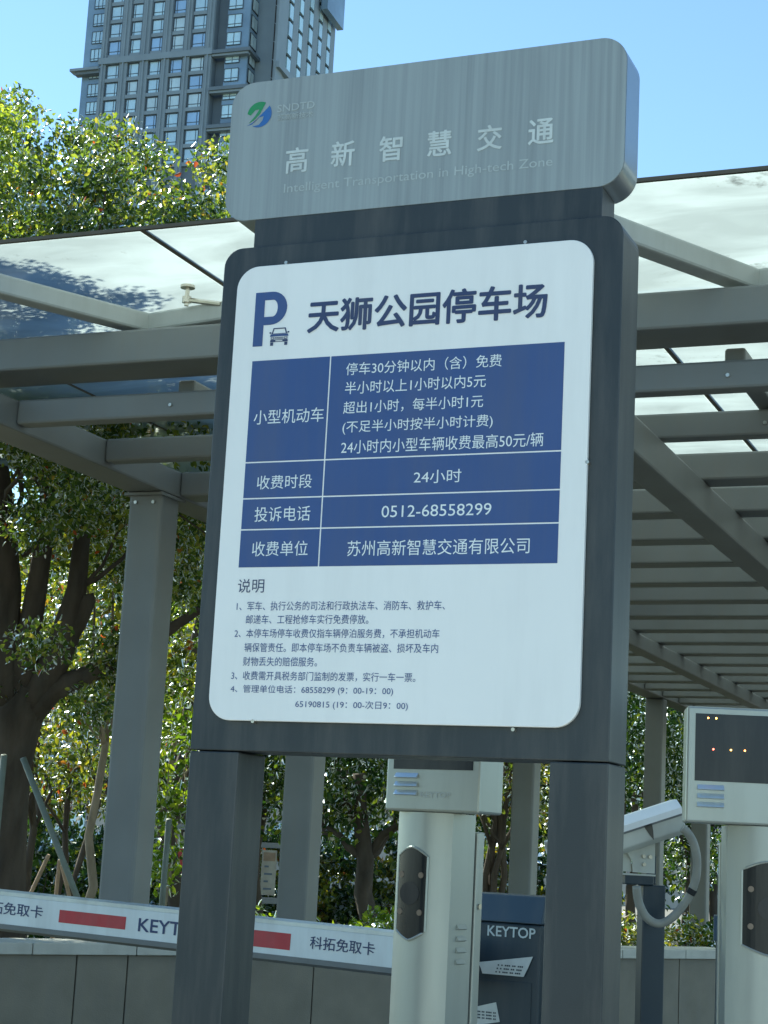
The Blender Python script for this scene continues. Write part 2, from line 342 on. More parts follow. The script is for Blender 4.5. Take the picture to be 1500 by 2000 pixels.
# ------------------------------------------------------------------ tower far behind
def build_tower():
    P0 = atz(300, 150, 300); yaw = R_(4.4)
    Ux = Vector((math.cos(yaw), math.sin(yaw), 0)); Uy = Vector((-math.sin(yaw), math.cos(yaw), 0))
    base = Vector((P0.x, P0.y, 0))
    t = thing('tower_block', 'tall grey stone high-rise with gridded windows above the tree', 'building', base, yaw)
    fr = Plane(base, Ux, (0, 0, 1))
    H = lambda px, py: fr.hit(px, py)
    def bx(x0, x1, y0, y1, z0, z1): return MB().box(x0, x1, y0, y1, z0, z1)
    s_l = H(157, 110)[0]; s_a = H(196, 118)[0]; s_b = H(411, 130)[0]; s_c = H(433, 130)[0]; s_d = H(477, 130)[0]; s_e = H(525, 118)[0]
    Zb = H(300, 112)[1]; Zr = H(240, 185)[1]; top = H(300, -160)[1]
    Fh = (H(300, 115)[1]-H(296, 185)[1])/2.0
    dep = 24.0
    # volumes
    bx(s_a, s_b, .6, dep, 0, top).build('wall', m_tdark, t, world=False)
    bx(s_l, s_a, 1.2, dep, 0, top).build('curtain_wall', m_tglass, t, world=False)
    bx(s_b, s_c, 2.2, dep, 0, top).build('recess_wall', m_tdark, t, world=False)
    bx(s_c, s_d, 1.0, dep, 0, top).build('corner_bay', m_tglass, t, world=False)
    bx(s_d, s_e, 4.5, dep, 0, top).build('stair_wall', m_tstone, t, world=False)
    bays = [H(a, 141)[0] for a in (205, 232, 247, 271, 287, 313, 328, 355, 367, 397)]
    # piers between bays
    ed = [s_a]+[0]*0
    spans = [(s_a, bays[0])] + [(bays[2*i+1], bays[2*i+2]) for i in range(4)] + [(bays[9], s_b)]
    for a, b in spans:
        bx(a, b, 0, .6, 0, top).build('pier', m_tstone, t, world=False)
        mid = (a+b)/2; bx(mid-.12, mid+.12, -.28, -.01, 0, top).build('pilaster_rib', m_tstone, t, world=False)
    bx(s_a-.2, s_b+.2, -.32, .58, Zb-.5, Zb+.6).build('band_course', m_tstone, t, world=False)
    # spandrels and windows, per floor
    wf = None
    def window(x0, x1, y, z0, z1, cols, cross, pm):
        nonlocal wf
        f = MB(); e = .09
        f.box(x0, x0+e, y-.12, y+.05, z0, z1); f.box(x1-e, x1, y-.12, y+.05, z0, z1)
        f.box(x0+e, x1-e, y-.12, y+.05, z0, z0+e); f.box(x0+e, x1-e, y-.12, y+.05, z1-e, z1)
        for c in cols: f.box(x0+(x1-x0)*c-.04, x0+(x1-x0)*c+.04, y-.10, y+.04, z0+e, z1-e)
        for c in cross: f.box(x0+e, x1-e, y-.09, y+.03, z0+(z1-z0)*c-.05, z0+(z1-z0)*c+.05)
        o = f.build('window', m_tframe, t, world=False, fixn=False)
        MB().box(x0+e, x1-e, y-.02, y+.02, z0+e, z1-e).build('pane', pm, o, world=False, fixn=False)
    nd = 6; nu = 6
    for i in range(5):
        a, b = bays[2*i], bays[2*i+1]
        for k in range(-nd, nu):
            z0 = Zb+.6+k*Fh if k >= 0 else Zb-.5+k*Fh
            bx(a, b, .18 if k >= 0 else .08, .6, z0, z0+Fh*.2).build('spandrel', m_tstone, t, world=False, fixn=False)
            window(a+.22, b-.22, .42, z0+Fh*.20, z0+Fh*.97, (.2,) if i % 2 else (.78,), (.26,), random.choice((m_pane, m_pane, m_pane3, m_pane2)))
        for s in (a+.04, b-.16):
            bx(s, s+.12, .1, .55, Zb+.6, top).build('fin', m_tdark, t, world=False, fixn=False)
    for k in range(-nd, nu):
        z0 = Zb+k*Fh+.3
        window(s_l+1.3, s_a-.3, 1.12, z0+Fh*.18, z0+Fh*.88, (.33, .66), (.2,), m_pane)
        z0 += .6
        window(s_c+.1, s_d-1.35, .92, z0+Fh*.12, z0+Fh*.84, (.5,), (.25,), m_pane)
    for zz, ext in ((H(150, 138)[1], 0), ):
        bx(s_l-1.5, s_a-.05, -.6, 1.15, zz-.3, zz+.15).build('cornice', m_tstone, t, world=False)
        bx(s_l-.8, s_a-.05, -.1, 1.15, zz-.8, zz-.32).build('cornice_bed', m_tdark, t, world=False)
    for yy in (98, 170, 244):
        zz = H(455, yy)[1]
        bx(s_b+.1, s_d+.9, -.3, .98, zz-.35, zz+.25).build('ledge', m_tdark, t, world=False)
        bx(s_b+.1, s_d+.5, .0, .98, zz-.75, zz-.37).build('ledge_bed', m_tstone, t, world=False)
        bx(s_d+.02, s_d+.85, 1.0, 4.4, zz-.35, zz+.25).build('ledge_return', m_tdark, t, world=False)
    for k in range(-nd, nu):                 # small side windows in the return wall of the corner bay
        z0 = Zb+k*Fh+.9
        o = MB().box(s_d+.005, s_d+.09, 1.5, 4.1, z0+Fh*.1, z0+Fh*.85).build('window', m_gap, t, world=False, fixn=False)
        MB().box(s_d+.10, s_d+.14, 1.7, 2.7, z0+Fh*.15, z0+Fh*.8).box(s_d+.10, s_d+.14, 2.85, 3.9, z0+Fh*.15, z0+Fh*.8).build('pane', m_pane2, o, world=False, fixn=False)
    # side wing running back: plane x = s_e
    wy0 = 4.5
    def Dy(px, py):
        p = onplane(px, py, fr.pt(s_e, 0), Ux); return (p-base).dot(Uy), p.z
    wy1 = Dy(648, 128)[0]
    bx(s_e-6, s_e, dep+.01, wy1, 0, top).build('side_wing', m_tdark, t, world=False)
    bx(s_e, s_e+.6, 4.5, Dy(533, 110)[0], 0, top).build('corner_pier', m_tstone, t, world=False)
    strips = [Dy(p, 64)[0] for p in (539, 561, 581, 601, 620, 637)]
    Zs = Dy(533, 118)[1]
    for i, y in enumerate(strips):
        g = (strips[min(i+1, 5)]-strips[max(i-1, 0)])/(2 if 0 < i < 5 else 1)
        bx(s_e, s_e+.45, y+g*.30, y+g*.80, 0, top).build('fin_pier', m_tstone, t, world=False)
        for k in range(-5, 7):
            z0 = Zs+k*Fh
            o = MB().box(s_e+.02, s_e+.1, y-g*.20, y+g*.29, z0+.1, z0+Fh-.1).build('window', m_gap, t, world=False, fixn=False)
            MB().box(s_e+.11, s_e+.5, y-g*.10, y+g*.24, z0+.35, z0+Fh-.35).build('pane', m_pane, o, world=False, fixn=False)
    bx(s_e, s_e+1.2, Dy(533, 118)[0], wy1, Zs-1.2, Zs-.1).build('band_course', m_tstone, t, world=False)
    z1 = Dy(640, 50)[1]
    bx(s_e+1.02, s_e+2.2, Dy(616, 30)[0], wy1-1, z1, top).build('glass_bay', m_tglass, t, world=False)
build_tower()

# ------------------------------------------------------------------ pavilion canopy
ZL0, ZL1 = 3.35, 3.56
pL = onZ(0, 863, ZL0); XL0 = pL.x; XL1 = XL0+.24                # left main beam, along Y
GZ = 4.0
ZL1 = onX(147, 830, XL1).z; Y2 = onX(35, 773, XL1).y; Y3 = onX(200, 852, XL1).y; DY = .84
print('canopy', XL0, ZL1, Y2, Y3)
b1a = onZ(200, 712, 3.60); Y1 = b1a.y                            # front cross beam
gl = onZ(200, 457, GZ); YG = gl.y                                # front glass edge
XR = onZ(1420, 1035, ZL0).x
XE = XR+4.0; YEND = Y1+19.6
canopy = thing('canopy', 'grey steel parking canopy with dusty glass roof behind the sign', 'canopy', (XL0+3, Y1+6, 0))
def cp(name, mb, m=m_steel, bevel=.012): return mb.build(name, m, canopy, bevel=bevel)
cp('cross_beam', MB().box(XL0-.6, XE, Y1, Y1+.30, 3.60, 3.765))
print('Y1', Y1, 'YG', gl.y)
NB = int((Y1+20-Y2)/DY)
for k in range(NB+1):
    y = Y2+k*DY
    cp('cross_beam', MB().box(XL1+.003, XE-.02, y, y+(.10 if k < 2 else .20), ZL1-(.125 if k < 2 else .145), ZL1-.002))
YEND = Y2+NB*DY+.5
cp('main_beam', MB().box(XL0, XL1, Y1-.9, YEND, ZL0, ZL1))
ZB = ZL1-.148
cp('main_beam', MB().box(XR, XR+.16, Y1-.5, YEND-.5, ZB-.17, ZB))
XM = onZ(1385, 1322, ZL0).x
cp('main_beam', MB().box(XM, XM+.14, Y1+5.2, YEND-.5, ZB-.13, ZB))
cp('ridge_beam', MB().box(XL1+.003, XE, YEND-.18, YEND-.01, ZL0-.2, ZL1-.003))
XP = [onZ(362, 747, 3.6).x, onZ(1425, 690, 3.6).x]; XP.append(2*XP[1]-XP[0])
for x in XP:
    cp('purlin', MB().box(x, x+.09, Y1+.31, YEND-.2, ZL1+.01, ZL1+.09))
# zigzag outriggers under the front glass
A1 = onZ(290, 655, 3.80); A2 = onZ(1475, 575, 3.80)
dl = Vector((-.47, -.88, 0)); dr = Vector((.978, -.208, 0))
for A in (A1, A2):
    for d, ln in ((dl, 1.25), (dr, 1.15)):
        cp('outrigger', MB().bar(A+Vector((0, 0, .05)), A+d*ln+Vector((0, 0, .05)), .10, .095), m_steel2)
# glass
GW = 1.78; jx = onZ(272, 446, GZ).x
xs = [jx-2*GW, jx-GW, jx, jx+GW, jx+2*GW, jx+3*GW]
ys_ = [YG, Y1+.9, Y1+3.4, Y1+6.4, Y1+9.4, Y1+12.4, Y1+15.4, YEND]
for i in range(5):
    for j in range(7):
        cp('glass_panel', MB().box(xs[i]+.012, xs[i+1]-.012, ys_[j]+.01, ys_[j+1]-.01, GZ, GZ+.014), [m_glass, m_clear], 0).data.polygons.foreach_set('material_index', [0, 1, 1, 1, 1, 1])
for i in range(1, 5):
    cp('glazing_joint', MB().box(xs[i]-.011, xs[i]+.011, YG, YEND, GZ-.003, GZ+.012), m_joint, 0)
cp('glass_edge_trim', MB().box(xs[0], xs[5], YG-.010, YG-.001, GZ-.001, GZ+.015), m_joint, 0)
# spider fitting
sp = onZ(367, 558, GZ-.01)
f = MB(); f.tube([sp, sp-Vector((0, 0, .012))], .035, 16); f.tube([sp-Vector((0, 0, .012)), sp-Vector((0, 0, .10))], .011, 10); f.tube([sp-Vector((0, 0, .055)), sp-Vector((0, 0, .085))], .022, 12)
f.tube([sp-Vector((0, 0, .07)), onZ(432, 594, GZ-.12)], .013, 8)
cp('spider_fitting', f, m_chrome, 0)
# columns under the left main beam
for px, py in ((212, 1475), (556, 1475), (1000, 1500), (1257, 1500), (1349, 1620)):
    y = onX(px, py, XL0+.01).y
    c = cp('column', MB().box(XL0+.01, XL0+.225, y, y+.215, 0, ZL0-.001), bevel=.02)
for o_ in [q for q in canopy.children if q.name.startswith('column')]:
    pass
for py_ in (212, 556, 1000):
    y = onX(py_, 1475 if py_ < 900 else 1500, XL0+.01).y
    cp('gusset_plate', MB().box(XL0-.004, XL1+.004, y-.03, y+.245, ZL0-.022, ZL0-.006), bevel=0)
    for bx_ in (XL0+.06, XL0+.175):
        cp('bolt', MB().tube([(bx_, y-.001, ZL0-.06), (bx_, y-.012, ZL0-.06)], .011, 6), m_chrome, 0)
for k in range(4):
    for x in XP[:2]:
        cp('bolt', MB().tube([(x+.045, Y2+k*DY+.05-.001, ZL1-.07), (x+.045, Y2+k*DY-.010, ZL1-.07)], .009, 6), m_chrome, 0)

# ------------------------------------------------------------------ stone wall
WH = .85
wa = onZ(-160, 1838, WH); wb = onZ(1450, 1856, WH); wa.z = wb.z = 0
dv = (wb-wa); WL = dv.length; wyaw = math.atan2(dv.y, dv.x)
wall = thing('stone_wall', 'low grey granite-clad wall with pale coping under the canopy', 'wall', wa, wyaw)
MB().box(0, WL, .03, .30, 0, WH-.06).build('core', m_gap, wall, world=False)
rv = lambda px: (onplane(px, 1925, wa, Vector((-math.sin(wyaw), math.cos(wyaw), 0)))-wa).dot(dv.normalized())
js = [0.0, rv(146), rv(246)]
st = js[-1]-js[-2]
while js[-1]+.62 < WL: js.append(js[-1]+.62)
js.append(WL)
for a, b in zip(js[:-1], js[1:]):
    MB().box(a+.004, b-.004, -.002, .03, 0, WH-.062).build('wall_panel', m_stone, wall, world=False, bevel=.003)
x = 0
while x < WL:
    b = min(x+.62, WL); MB().box(x+.003, b-.003, -.03, .34, WH-.06, WH).build('coping_stone', m_coping, wall, world=False, bevel=.004); x = b

# ------------------------------------------------------------------ vegetation
def leaf_mesh(name, cen, m, parent, size, n_per, spread, drop=.0, keep=None, flat_=.0):
    """thousands of separate folded leaves gathered in clumps"""
    cen = np.asarray(cen); n = len(cen)*n_per
    c = np.repeat(cen, n_per, 0)
    d = rng.normal(size=(n, 3)); d /= np.linalg.norm(d, axis=1)[:, None]
    p = c + d*(rng.random((n, 1))**.6)*np.asarray(spread)
    if keep is not None: p = p[keep(p)]; n = len(p)
    a = rng.normal(size=(n, 3)); a[:, 2] -= drop; a /= np.linalg.norm(a, axis=1)[:, None]
    b = np.cross(a, rng.normal(size=(n, 3))); b /= np.linalg.norm(b, axis=1)[:, None]; nn = np.cross(a, b)
    s = size*(.6+.7*rng.random((n, 1)))
    v = np.empty((n, 6, 3))
    v[:, 0] = p; v[:, 1] = p+a*s*.35+b*s*.27+nn*s*.10; v[:, 2] = p+a*s*.72+b*s*.2+nn*s*.05
    v[:, 3] = p+a*s-nn*s*.12; v[:, 4] = p+a*s*.72-b*s*.2+nn*s*.05; v[:, 5] = p+a*s*.35-b*s*.27+nn*s*.10
    v = v.reshape(-1, 3)
    k = (np.arange(n)*6)[:, None]
    f = np.concatenate([k+np.array([[0, 1, 2, 3]]), k+np.array([[0, 3, 4, 5]])], 1).reshape(-1, 4)
    Mi = np.array(root_m(parent).inverted()); v = v @ Mi[:3, :3].T + Mi[:3, 3]
    me = bpy.data.meshes.new(name); me.vertices.add(len(v)); me.vertices.foreach_set('co', v.ravel())
    me.loops.add(f.size); me.loops.foreach_set('vertex_index', f.ravel().astype(np.int32))
    me.polygons.add(len(f)); me.polygons.foreach_set('loop_start', np.arange(0, f.size, 4, dtype=np.int32))
    me.update(calc_edges=True); me.materials.append(m)
    o = bpy.data.objects.new(name, me); COL.objects.link(o); o.parent = parent; return o
def limb(mb, a, b, r0, r1, wob=.08, n=6, k=7):
    a, b = Vector(a), Vector(b); L = (b-a).length; pts = []; rad = []
    for i in range(n+1):
        t = i/n; p = a.lerp(b, t)
        if 0 < i < n: p += Vector((random.uniform(-1, 1), random.uniform(-1, 1), random.uniform(-.5, .5)))*wob*L*.5
        pts.append(p); rad.append(r0+(r1-r0)*t)
    mb.tube(pts, rad, k); return pts
def keepL(p):      # nothing grows through the canopy
    return ~((p[:, 0] > XL0-.06) & (p[:, 2] < GZ+.1) & (p[:, 1] < YEND+.3))
def tree(name, label, px, z, Ht, c_px, R, m, bark, tr=.09, nc=60, npc=60, size=.08, spread=.4, group=None, stems=1, forks=5, hole=.35, lean=0, cluster=None):
    base = atz(px, 1700, z); base.z = 0
    t = thing(name, label, 'tree', base, 0, group)
    cc = atz(c_px[0], c_px[1], z); R = Vector(R)
    # clump centres fill an uneven ellipsoid, more towards its surface
    cen = []
    ph = [random.uniform(0, 6.28) for _ in range(4)]
    for i in range(nc):
        d = rng.normal(size=3); d /= np.linalg.norm(d)
        wob = 1+.16*math.sin(3*math.atan2(d[1], d[0])+ph[0])+.14*math.sin(5*d[2]+ph[1])
        r = (hole+(1-hole)*rng.random()**.5)*wob
        cen.append((cc.x+d[0]*R.x*r, cc.y+d[1]*R.y*r, cc.z+d[2]*R.z*r))
    mb = MB()
    topz = cc.z-R.z*.35
    for s in range(stems):
        b0 = Vector((base.x+random.uniform(-.12, .12)*(stems > 1), base.y+random.uniform(-.12, .12)*(stems > 1), -.05))
        tp = Vector((cc.x+random.uniform(-.5, .5)*R.x*(stems > 1)+0, cc.y+random.uniform(-.3, .3)*(stems > 1), topz))
        pts = limb(mb, b0, tp, tr, tr*.55, .04, 8, 9)
        sel = random.sample(cen, min(forks, len(cen)))
        for c in sel:
            if c[2] > topz-.4 and keepL(np.array([c]))[0]:
                q = limb(mb, pts[random.choice((5, 6, 7, 8))], c, tr*.42, tr*.1, .12, 5, 6)
                c2 = min(cen, key=lambda w_: (Vector(w_)-Vector(c)).length if w_ is not c else 99)
                if keepL(np.array([c2]))[0]: limb(mb, q[3], c2, tr*.16, tr*.05, .1, 3, 5)
    mb.build('trunk', bark, t, smooth=True)
    leaf_mesh('crown', cen, m, t, size*.78, int(npc*1.7), (spread, spread, spread*.75), .7, keepL)
    return t

# the big tree on the left: its own limbs
zt = 13.0
base = atz(14, 1700, zt); base.z = 0
T1 = thing('broadleaf_tree', 'large spreading tree with dark forked trunk, left of the nearest canopy column', 'tree', base)
mb = MB(); Pz = lambda x, y, dz=0: atz(x, y, zt+dz)
fork = Pz(35, 1390)
mb.tube([base-Vector((0, 0, .1)), Pz(5, 1700), Pz(12, 1600), Pz(20, 1500), fork, Pz(55, 1340)], [.24, .17, .155, .15, .19, .12], 14)
mb.tube([fork-Vector((0, 0, .12)), Pz(100, 1345), Pz(165, 1322), Pz(225, 1290), Pz(300, 1250), Pz(390, 1190, -.2)], [.12, .10, .075, .06, .05, .03], 10)
mb.tube([Pz(50, 1380), Pz(95, 1320), Pz(125, 1250), Pz(150, 1150), Pz(160, 1050), Pz(175, 930), Pz(190, 800)], [.13, .115, .11, .075, .06, .05, .03], 10)
mb.tube([Pz(125, 1250), Pz(150, 1215), Pz(172, 1170), Pz(170, 1160)], [.09, .075, .06, .05], 9)
mb.tube([Pz(35, 1390), Pz(55, 1250), Pz(75, 1130), Pz(92, 1010), Pz(100, 880), Pz(120, 650)], [.13, .09, .075, .065, .055, .03], 10)
mb.tube([Pz(25, 1400), Pz(8, 1280), Pz(15, 1150), Pz(5, 1000), Pz(-10, 850), Pz(-40, 600)], [.15, .11, .10, .09, .07, .03], 10)
mb.tube([Pz(150, 1150), Pz(190, 1130), Pz(240, 1090), Pz(262, 1060)], [.022, .018, .014, .008], 6)
mb.tube([Pz(148, 1160), Pz(200, 1105), Pz(230, 1040), Pz(270, 1000)], [.018, .014, .012, .006], 6)
for _ in range(26):
    a = Pz(random.uniform(0, 170), random.uniform(700, 1100)); b = Pz(random.uniform(-150, 420), random.uniform(250, 1100), random.uniform(-1.5, 1.5))
    if b.x < XL0 or b.z > GZ+.1: limb(mb, a, b, .022, .005, .14, 6, 5)
mb.build('trunk', m_bark, T1, smooth=True)
cen = []
cc = Pz(20, 800); Rx = 2.42
for i in range(640):
    d = rng.normal(size=3); d /= np.linalg.norm(d)
    az = math.atan2(d[1], d[0]); wob = 1+.05*math.sin(4*az+1)+.05*math.sin(7*d[2]+2)+.04*math.sin(9*az)
    r = (.35+.62*rng.random()**.45)*wob
    p = Vector((cc.x+d[0]*Rx*r, cc.y+d[1]*Rx*r, cc.z+d[2]*2.1*r))
    if d[2] < -.2 and rng.random() < .7: continue
    cen.append(p)
leaf_mesh('crown', cen, m_leaf, T1, .046, 420, (.26, .26, .2), .7, keepL)
T0 = thing('overhanging_tree', 'bright lime-green tree crown overhanging the canopy front at the far left edge', 'tree', (-6.75, 3.2, 0))
mb = MB(); tr0 = limb(mb, (-6.75, 3.2, -.05), (-6.7, 3.6, 4.5), .11, .07, .04, 8, 9); cen = []
for i in range(95):
    d = rng.normal(size=3); d /= np.linalg.norm(d); q = .3+.7*rng.random()**.5
    cen.append((-6.85+d[0]*q*1.1, 3.65+d[1]*q*1.0, 5.15+d[2]*q*.55))
for c in random.sample(cen, 12):
    if c[2] > 4.7: limb(mb, tr0[-1], c, .03, .006, .1, 5, 6)
mb.build('trunk', m_bark, T0, smooth=True); leaf_mesh('crown', cen, m_lime, T0, .036, 420, (.19, .19, .15), .6, keepL)
# a second crown just behind it, lower and to the right
tree('broadleaf_tree', 'tree with reddish tinged crown showing just left of the silver sign box', 330, 17, 6, (440, 560), (1.5, 1.5, 1.15), m_leafb, m_bark, .1, 70, 70, .09, .38)
tree('young_tree', 'slim young tree with a sunlit-coloured trunk close beside the nearest canopy column', 172, 14.5, 5, (230, 1150), (1.0, 1.2, 1.5), m_leafb, m_barklit, .045, 46, 60, .085, .34, 'young trees behind the wall')
tree('young_tree', 'young tree with bright green leaves between nearest column and the sign post', 322, 15.5, 5, (350, 1330), (.55, .7, 1.45), m_hedge, m_barklit, .04, 34, 60, .09, .3)
tree('thin_tree', 'thin dark tree leaning behind the support poles at the left', 60, 17, 5, (80, 1380), (1.1, 1.1, .8), m_leafb, m_bark, .05, 36, 50, .085, .34)
tree('thin_tree', 'thin tree with two stems seen midway between big trunk and nearest column', 135, 19, 5, (150, 1400), (1.1, 1.1, .9), m_leafb, m_bark, .045, 40, 50, .09, .36, stems=2)
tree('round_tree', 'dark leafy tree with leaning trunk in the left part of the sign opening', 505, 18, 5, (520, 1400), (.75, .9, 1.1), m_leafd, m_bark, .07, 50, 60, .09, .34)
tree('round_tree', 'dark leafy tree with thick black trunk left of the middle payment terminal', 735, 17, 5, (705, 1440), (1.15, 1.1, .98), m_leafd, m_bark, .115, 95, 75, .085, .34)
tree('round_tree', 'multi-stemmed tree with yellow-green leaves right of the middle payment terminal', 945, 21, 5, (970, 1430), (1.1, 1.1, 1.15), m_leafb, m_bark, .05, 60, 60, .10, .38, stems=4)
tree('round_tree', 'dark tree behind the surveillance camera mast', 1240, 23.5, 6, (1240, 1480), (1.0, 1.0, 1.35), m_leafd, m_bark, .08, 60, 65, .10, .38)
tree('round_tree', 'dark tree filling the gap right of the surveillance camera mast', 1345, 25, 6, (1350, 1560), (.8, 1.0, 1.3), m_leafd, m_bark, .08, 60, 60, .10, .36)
# farther trees, seen as the green backdrop
bgp = [(-60, 24, 1250), (90, 27, 1230), (230, 24, 1260), (360, 29, 1240), (500, 32, 1330), (640, 30, 1400), (790, 34, 1400), (930, 33, 1420), (1060, 35, 1430), (1180, 33, 1450), (1290, 36, 1460), (1400, 34, 1480), (20, 34, 1500), (170, 38, 1480), (310, 40, 1500)]
side = ['broad yellowing tree far behind, leftmost at the picture edge', 'yellow-green background tree above the thin stems at far left', 'yellow-green background tree left of the nearest column', 'background tree seen in the gap right of the nearest column',
 'background tree beyond the left sign post', 'background tree beyond the second canopy column', 'background tree hidden behind the middle payment terminal', 'background tree beyond the right edge of the middle terminal',
 'background tree beyond the third canopy column', 'background tree beyond the right sign post', 'background tree beyond the fourth canopy column', 'background tree beyond the fifth canopy column',
 'small distant tree behind the big trunk', 'small distant tree behind the wooden stakes', 'small distant tree at the foot of the nearest column']
for i, (px, z, cy) in enumerate(bgp):
    s = z/27
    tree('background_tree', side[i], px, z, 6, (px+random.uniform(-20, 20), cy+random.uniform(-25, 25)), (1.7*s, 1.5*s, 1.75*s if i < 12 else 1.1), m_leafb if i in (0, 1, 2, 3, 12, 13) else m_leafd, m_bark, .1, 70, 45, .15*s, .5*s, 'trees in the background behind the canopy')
# shrubs
def shrub(name, label, px, py, z, r, m, n=14, group=None, size=.06):
    b = atz(px, py, z); h = b.z+.0; b.z = 0
    t = thing(name, label, 'shrub', b, 0, group)
    cen = [(b.x+random.uniform(-r, r), b.y+random.uniform(-.3, .3), random.uniform(.1, 1)*h) for _ in range(n)]
    mb = MB()
    for c in cen[:8]: limb(mb, (b.x, b.y, 0), c, .012, .004, .1, 4, 5)
    mb.build('stem', m_bark, t); leaf_mesh('foliage', cen, m, t, size, 90, (.2, .2, .13), 0); return t
for px, py, lab in ((495, 1790, 'low hedge shrub under the notice boards'), (655, 1800, 'bright yellow-green shrub right of the second column'), (712, 1788, 'bright yellow-green shrub left of the black tree trunk'), (790, 1800, 'yellow-green shrub behind the middle terminal')):
    shrub('hedge_shrub', lab, px, py, 15.5, .28, m_hedge, 16, 'yellow-green hedge shrubs beyond the wall')
for px, py, lab in ((1225, 1800, 'green shrub left of the camera mast foot'), (1315, 1800, 'green shrub right of the camera mast foot'), (1385, 1810, 'green shrub behind the fifth column')):
    shrub('hedge_shrub', lab, px, py, 17.5, .3, m_leafd if px > 1380 else m_leafb, 16, 'green shrubs behind the camera mast')
for px, z in ((20, 22), (95, 21), (170, 23), (250, 22)):
    shrub('understorey_bush', {20: 'dark bush low behind the big trunk', 95: 'dark bush behind the wooden stakes', 170: 'dark bush left of the sunlit-coloured young trunk', 250: 'dark bush behind the nearest column'}[px], px, 1610, z, .8, m_leafd, 34, 'dark bushes in the planting behind', .11)
for i, px in enumerate((470, 570, 660, 745, 840, 930, 1020, 1110)):
    shrub('clipped_bush', 'clipped green bush in the far row, %s' % ('behind the left sign post', 'behind the second canopy column', 'just right of the second canopy column', 'behind the black tree trunk', 'behind the middle terminal', 'behind the dark cabinet at the multi-stemmed tree', 'behind the third canopy column', 'behind the right sign post')[i], px, 1650+random.uniform(-25, 15), 26, .7, m_leafb if i % 2 else m_leafd, 30, 'clipped bushes in the far row', .11)
# support poles and stakes
def stake(label, a, b, r, m, z, name='support_pole', group='support poles around the big tree', r2=None):
    A, B = atz(a[0], a[1], z), atz(b[0], b[1], z+.3)
    o = MB().tube([A, B], [r, r2 or r], 10).build(name, m, None, smooth=True); tag(o, label, 'pole', group)
def togo(a, b, z): # extend the lower end to the ground
    A, B = atz(*a, z), atz(*b, z+.3); return A, B
def stake2(label, a, b, r, m, z, name='support_pole', group=None):
    A, B = atz(*a, z), atz(*b, z+.1); d = (B-A); k = (0-.05-A.z)/d.z; B = A+d*k
    tag(MB().tube([A, B], r, 10).build(name, m, None, smooth=True), label, 'pole', group)
stake2('long grey-green pole leaning from the big trunk down to the right', (45, 1480), (150, 1750), .022, m_stake, 12.4)
stake2('upright grey-green pole against the left side of the big trunk', (8, 1475), (0, 1560), .022, m_stake, 12.5)
stake2('bare wooden stake leaning left of the small thin trees', (95, 1670), (60, 1745), .018, m_wood, 16, 'wooden_stake')
stake2('bare wooden stake, upright one beside the leaning stakes', (116, 1680), (110, 1745), .018, m_wood, 16.2, 'wooden_stake')
stake2('reddish wooden stake leaning right, nearest the grey-green pole', (121, 1690), (134, 1745), .018, m_wood, 16.1, 'wooden_stake')
stake2('thin grey stake left of the nearest column foot', (330, 1600), (318, 1745), .025, m_stake, 14.5, 'grey_stake')

# ------------------------------------------------------------------ things beyond the trees
def board(label, px0, px1, py0, py1, z, strips):
    c = atz((px0+px1)/2, py1, z); A = atz(px0, (py0+py1)/2, z); B = atz(px1, (py0+py1)/2, z)
    W = (B-A).length; yaw = YAW; c2 = Vector((c.x, c.y, 0)); top = atz((px0+px1)/2, py0, z).z; bot = c.z
    t = thing('notice_board', label, 'notice board', c2, yaw)
    for s in (-1, 1): MB().box(s*W/2-.04, s*W/2+.04, -.04, .04, 0, top+.06).build('post', m_kerb, t, world=False)
    MB().box(-W/2+.042, W/2-.042, -.03, .03, bot-.08, bot).build('rail', m_kerb, t, world=False)
    MB().box(-W/2+.042, W/2-.042, -.03, .03, top, top+.07).build('rail', m_kerb, t, world=False)
    n = strips
    for i in range(n):
        a = -W/2+.06+(W-.12)*i/n; b = a+(W-.12)/n-.05
        MB().box(a, b, -.012, .012, bot+.03, top-.03).build('poster', m_poster, t, world=False)
        MB().box(a+.02, b-.02, -.018, -.013, top-.03-(top-bot)*.22, top-.06).build('poster_heading', m_brick if i % 2 == 0 else m_wood, t, world=False)
        for q in range(4):
            zq = bot+.1+(top-bot)*.15*q; MB().box(a+.04, b-.05-(q % 2)*.05, -.016, -.0125, zq, zq+.025).build('print_line', m_tdark, t, world=False)
board('pale notice board with posters between nearest column and left sign post', 300, 400, 1620, 1742, 22, 2)
board('pale notice board with reddish headings left of the second column', 462, 552, 1655, 1752, 24, 2)
r = atz(343, 1680, 20); t = thing('red_sign', 'small red sign with white top edge beside the left sign post', 'sign', (r.x, r.y, 0), YAW)
MB().tube([(0, .03, 0), (0, .03, r.z)], .02, 8).build('post', m_stake, t, world=False)
MB().prism([(-.05, .13), (.12, .13), (.12, -.14), (.0, -.14)], lambda u, v, w_: Vector((u, w_, r.z+v)), -.015, .015).build('panel', m_red, t, world=False)
MB().box(-.05, .12, -.02, .02, r.z+.131, r.z+.165).build('edge', m_white, t, world=False)
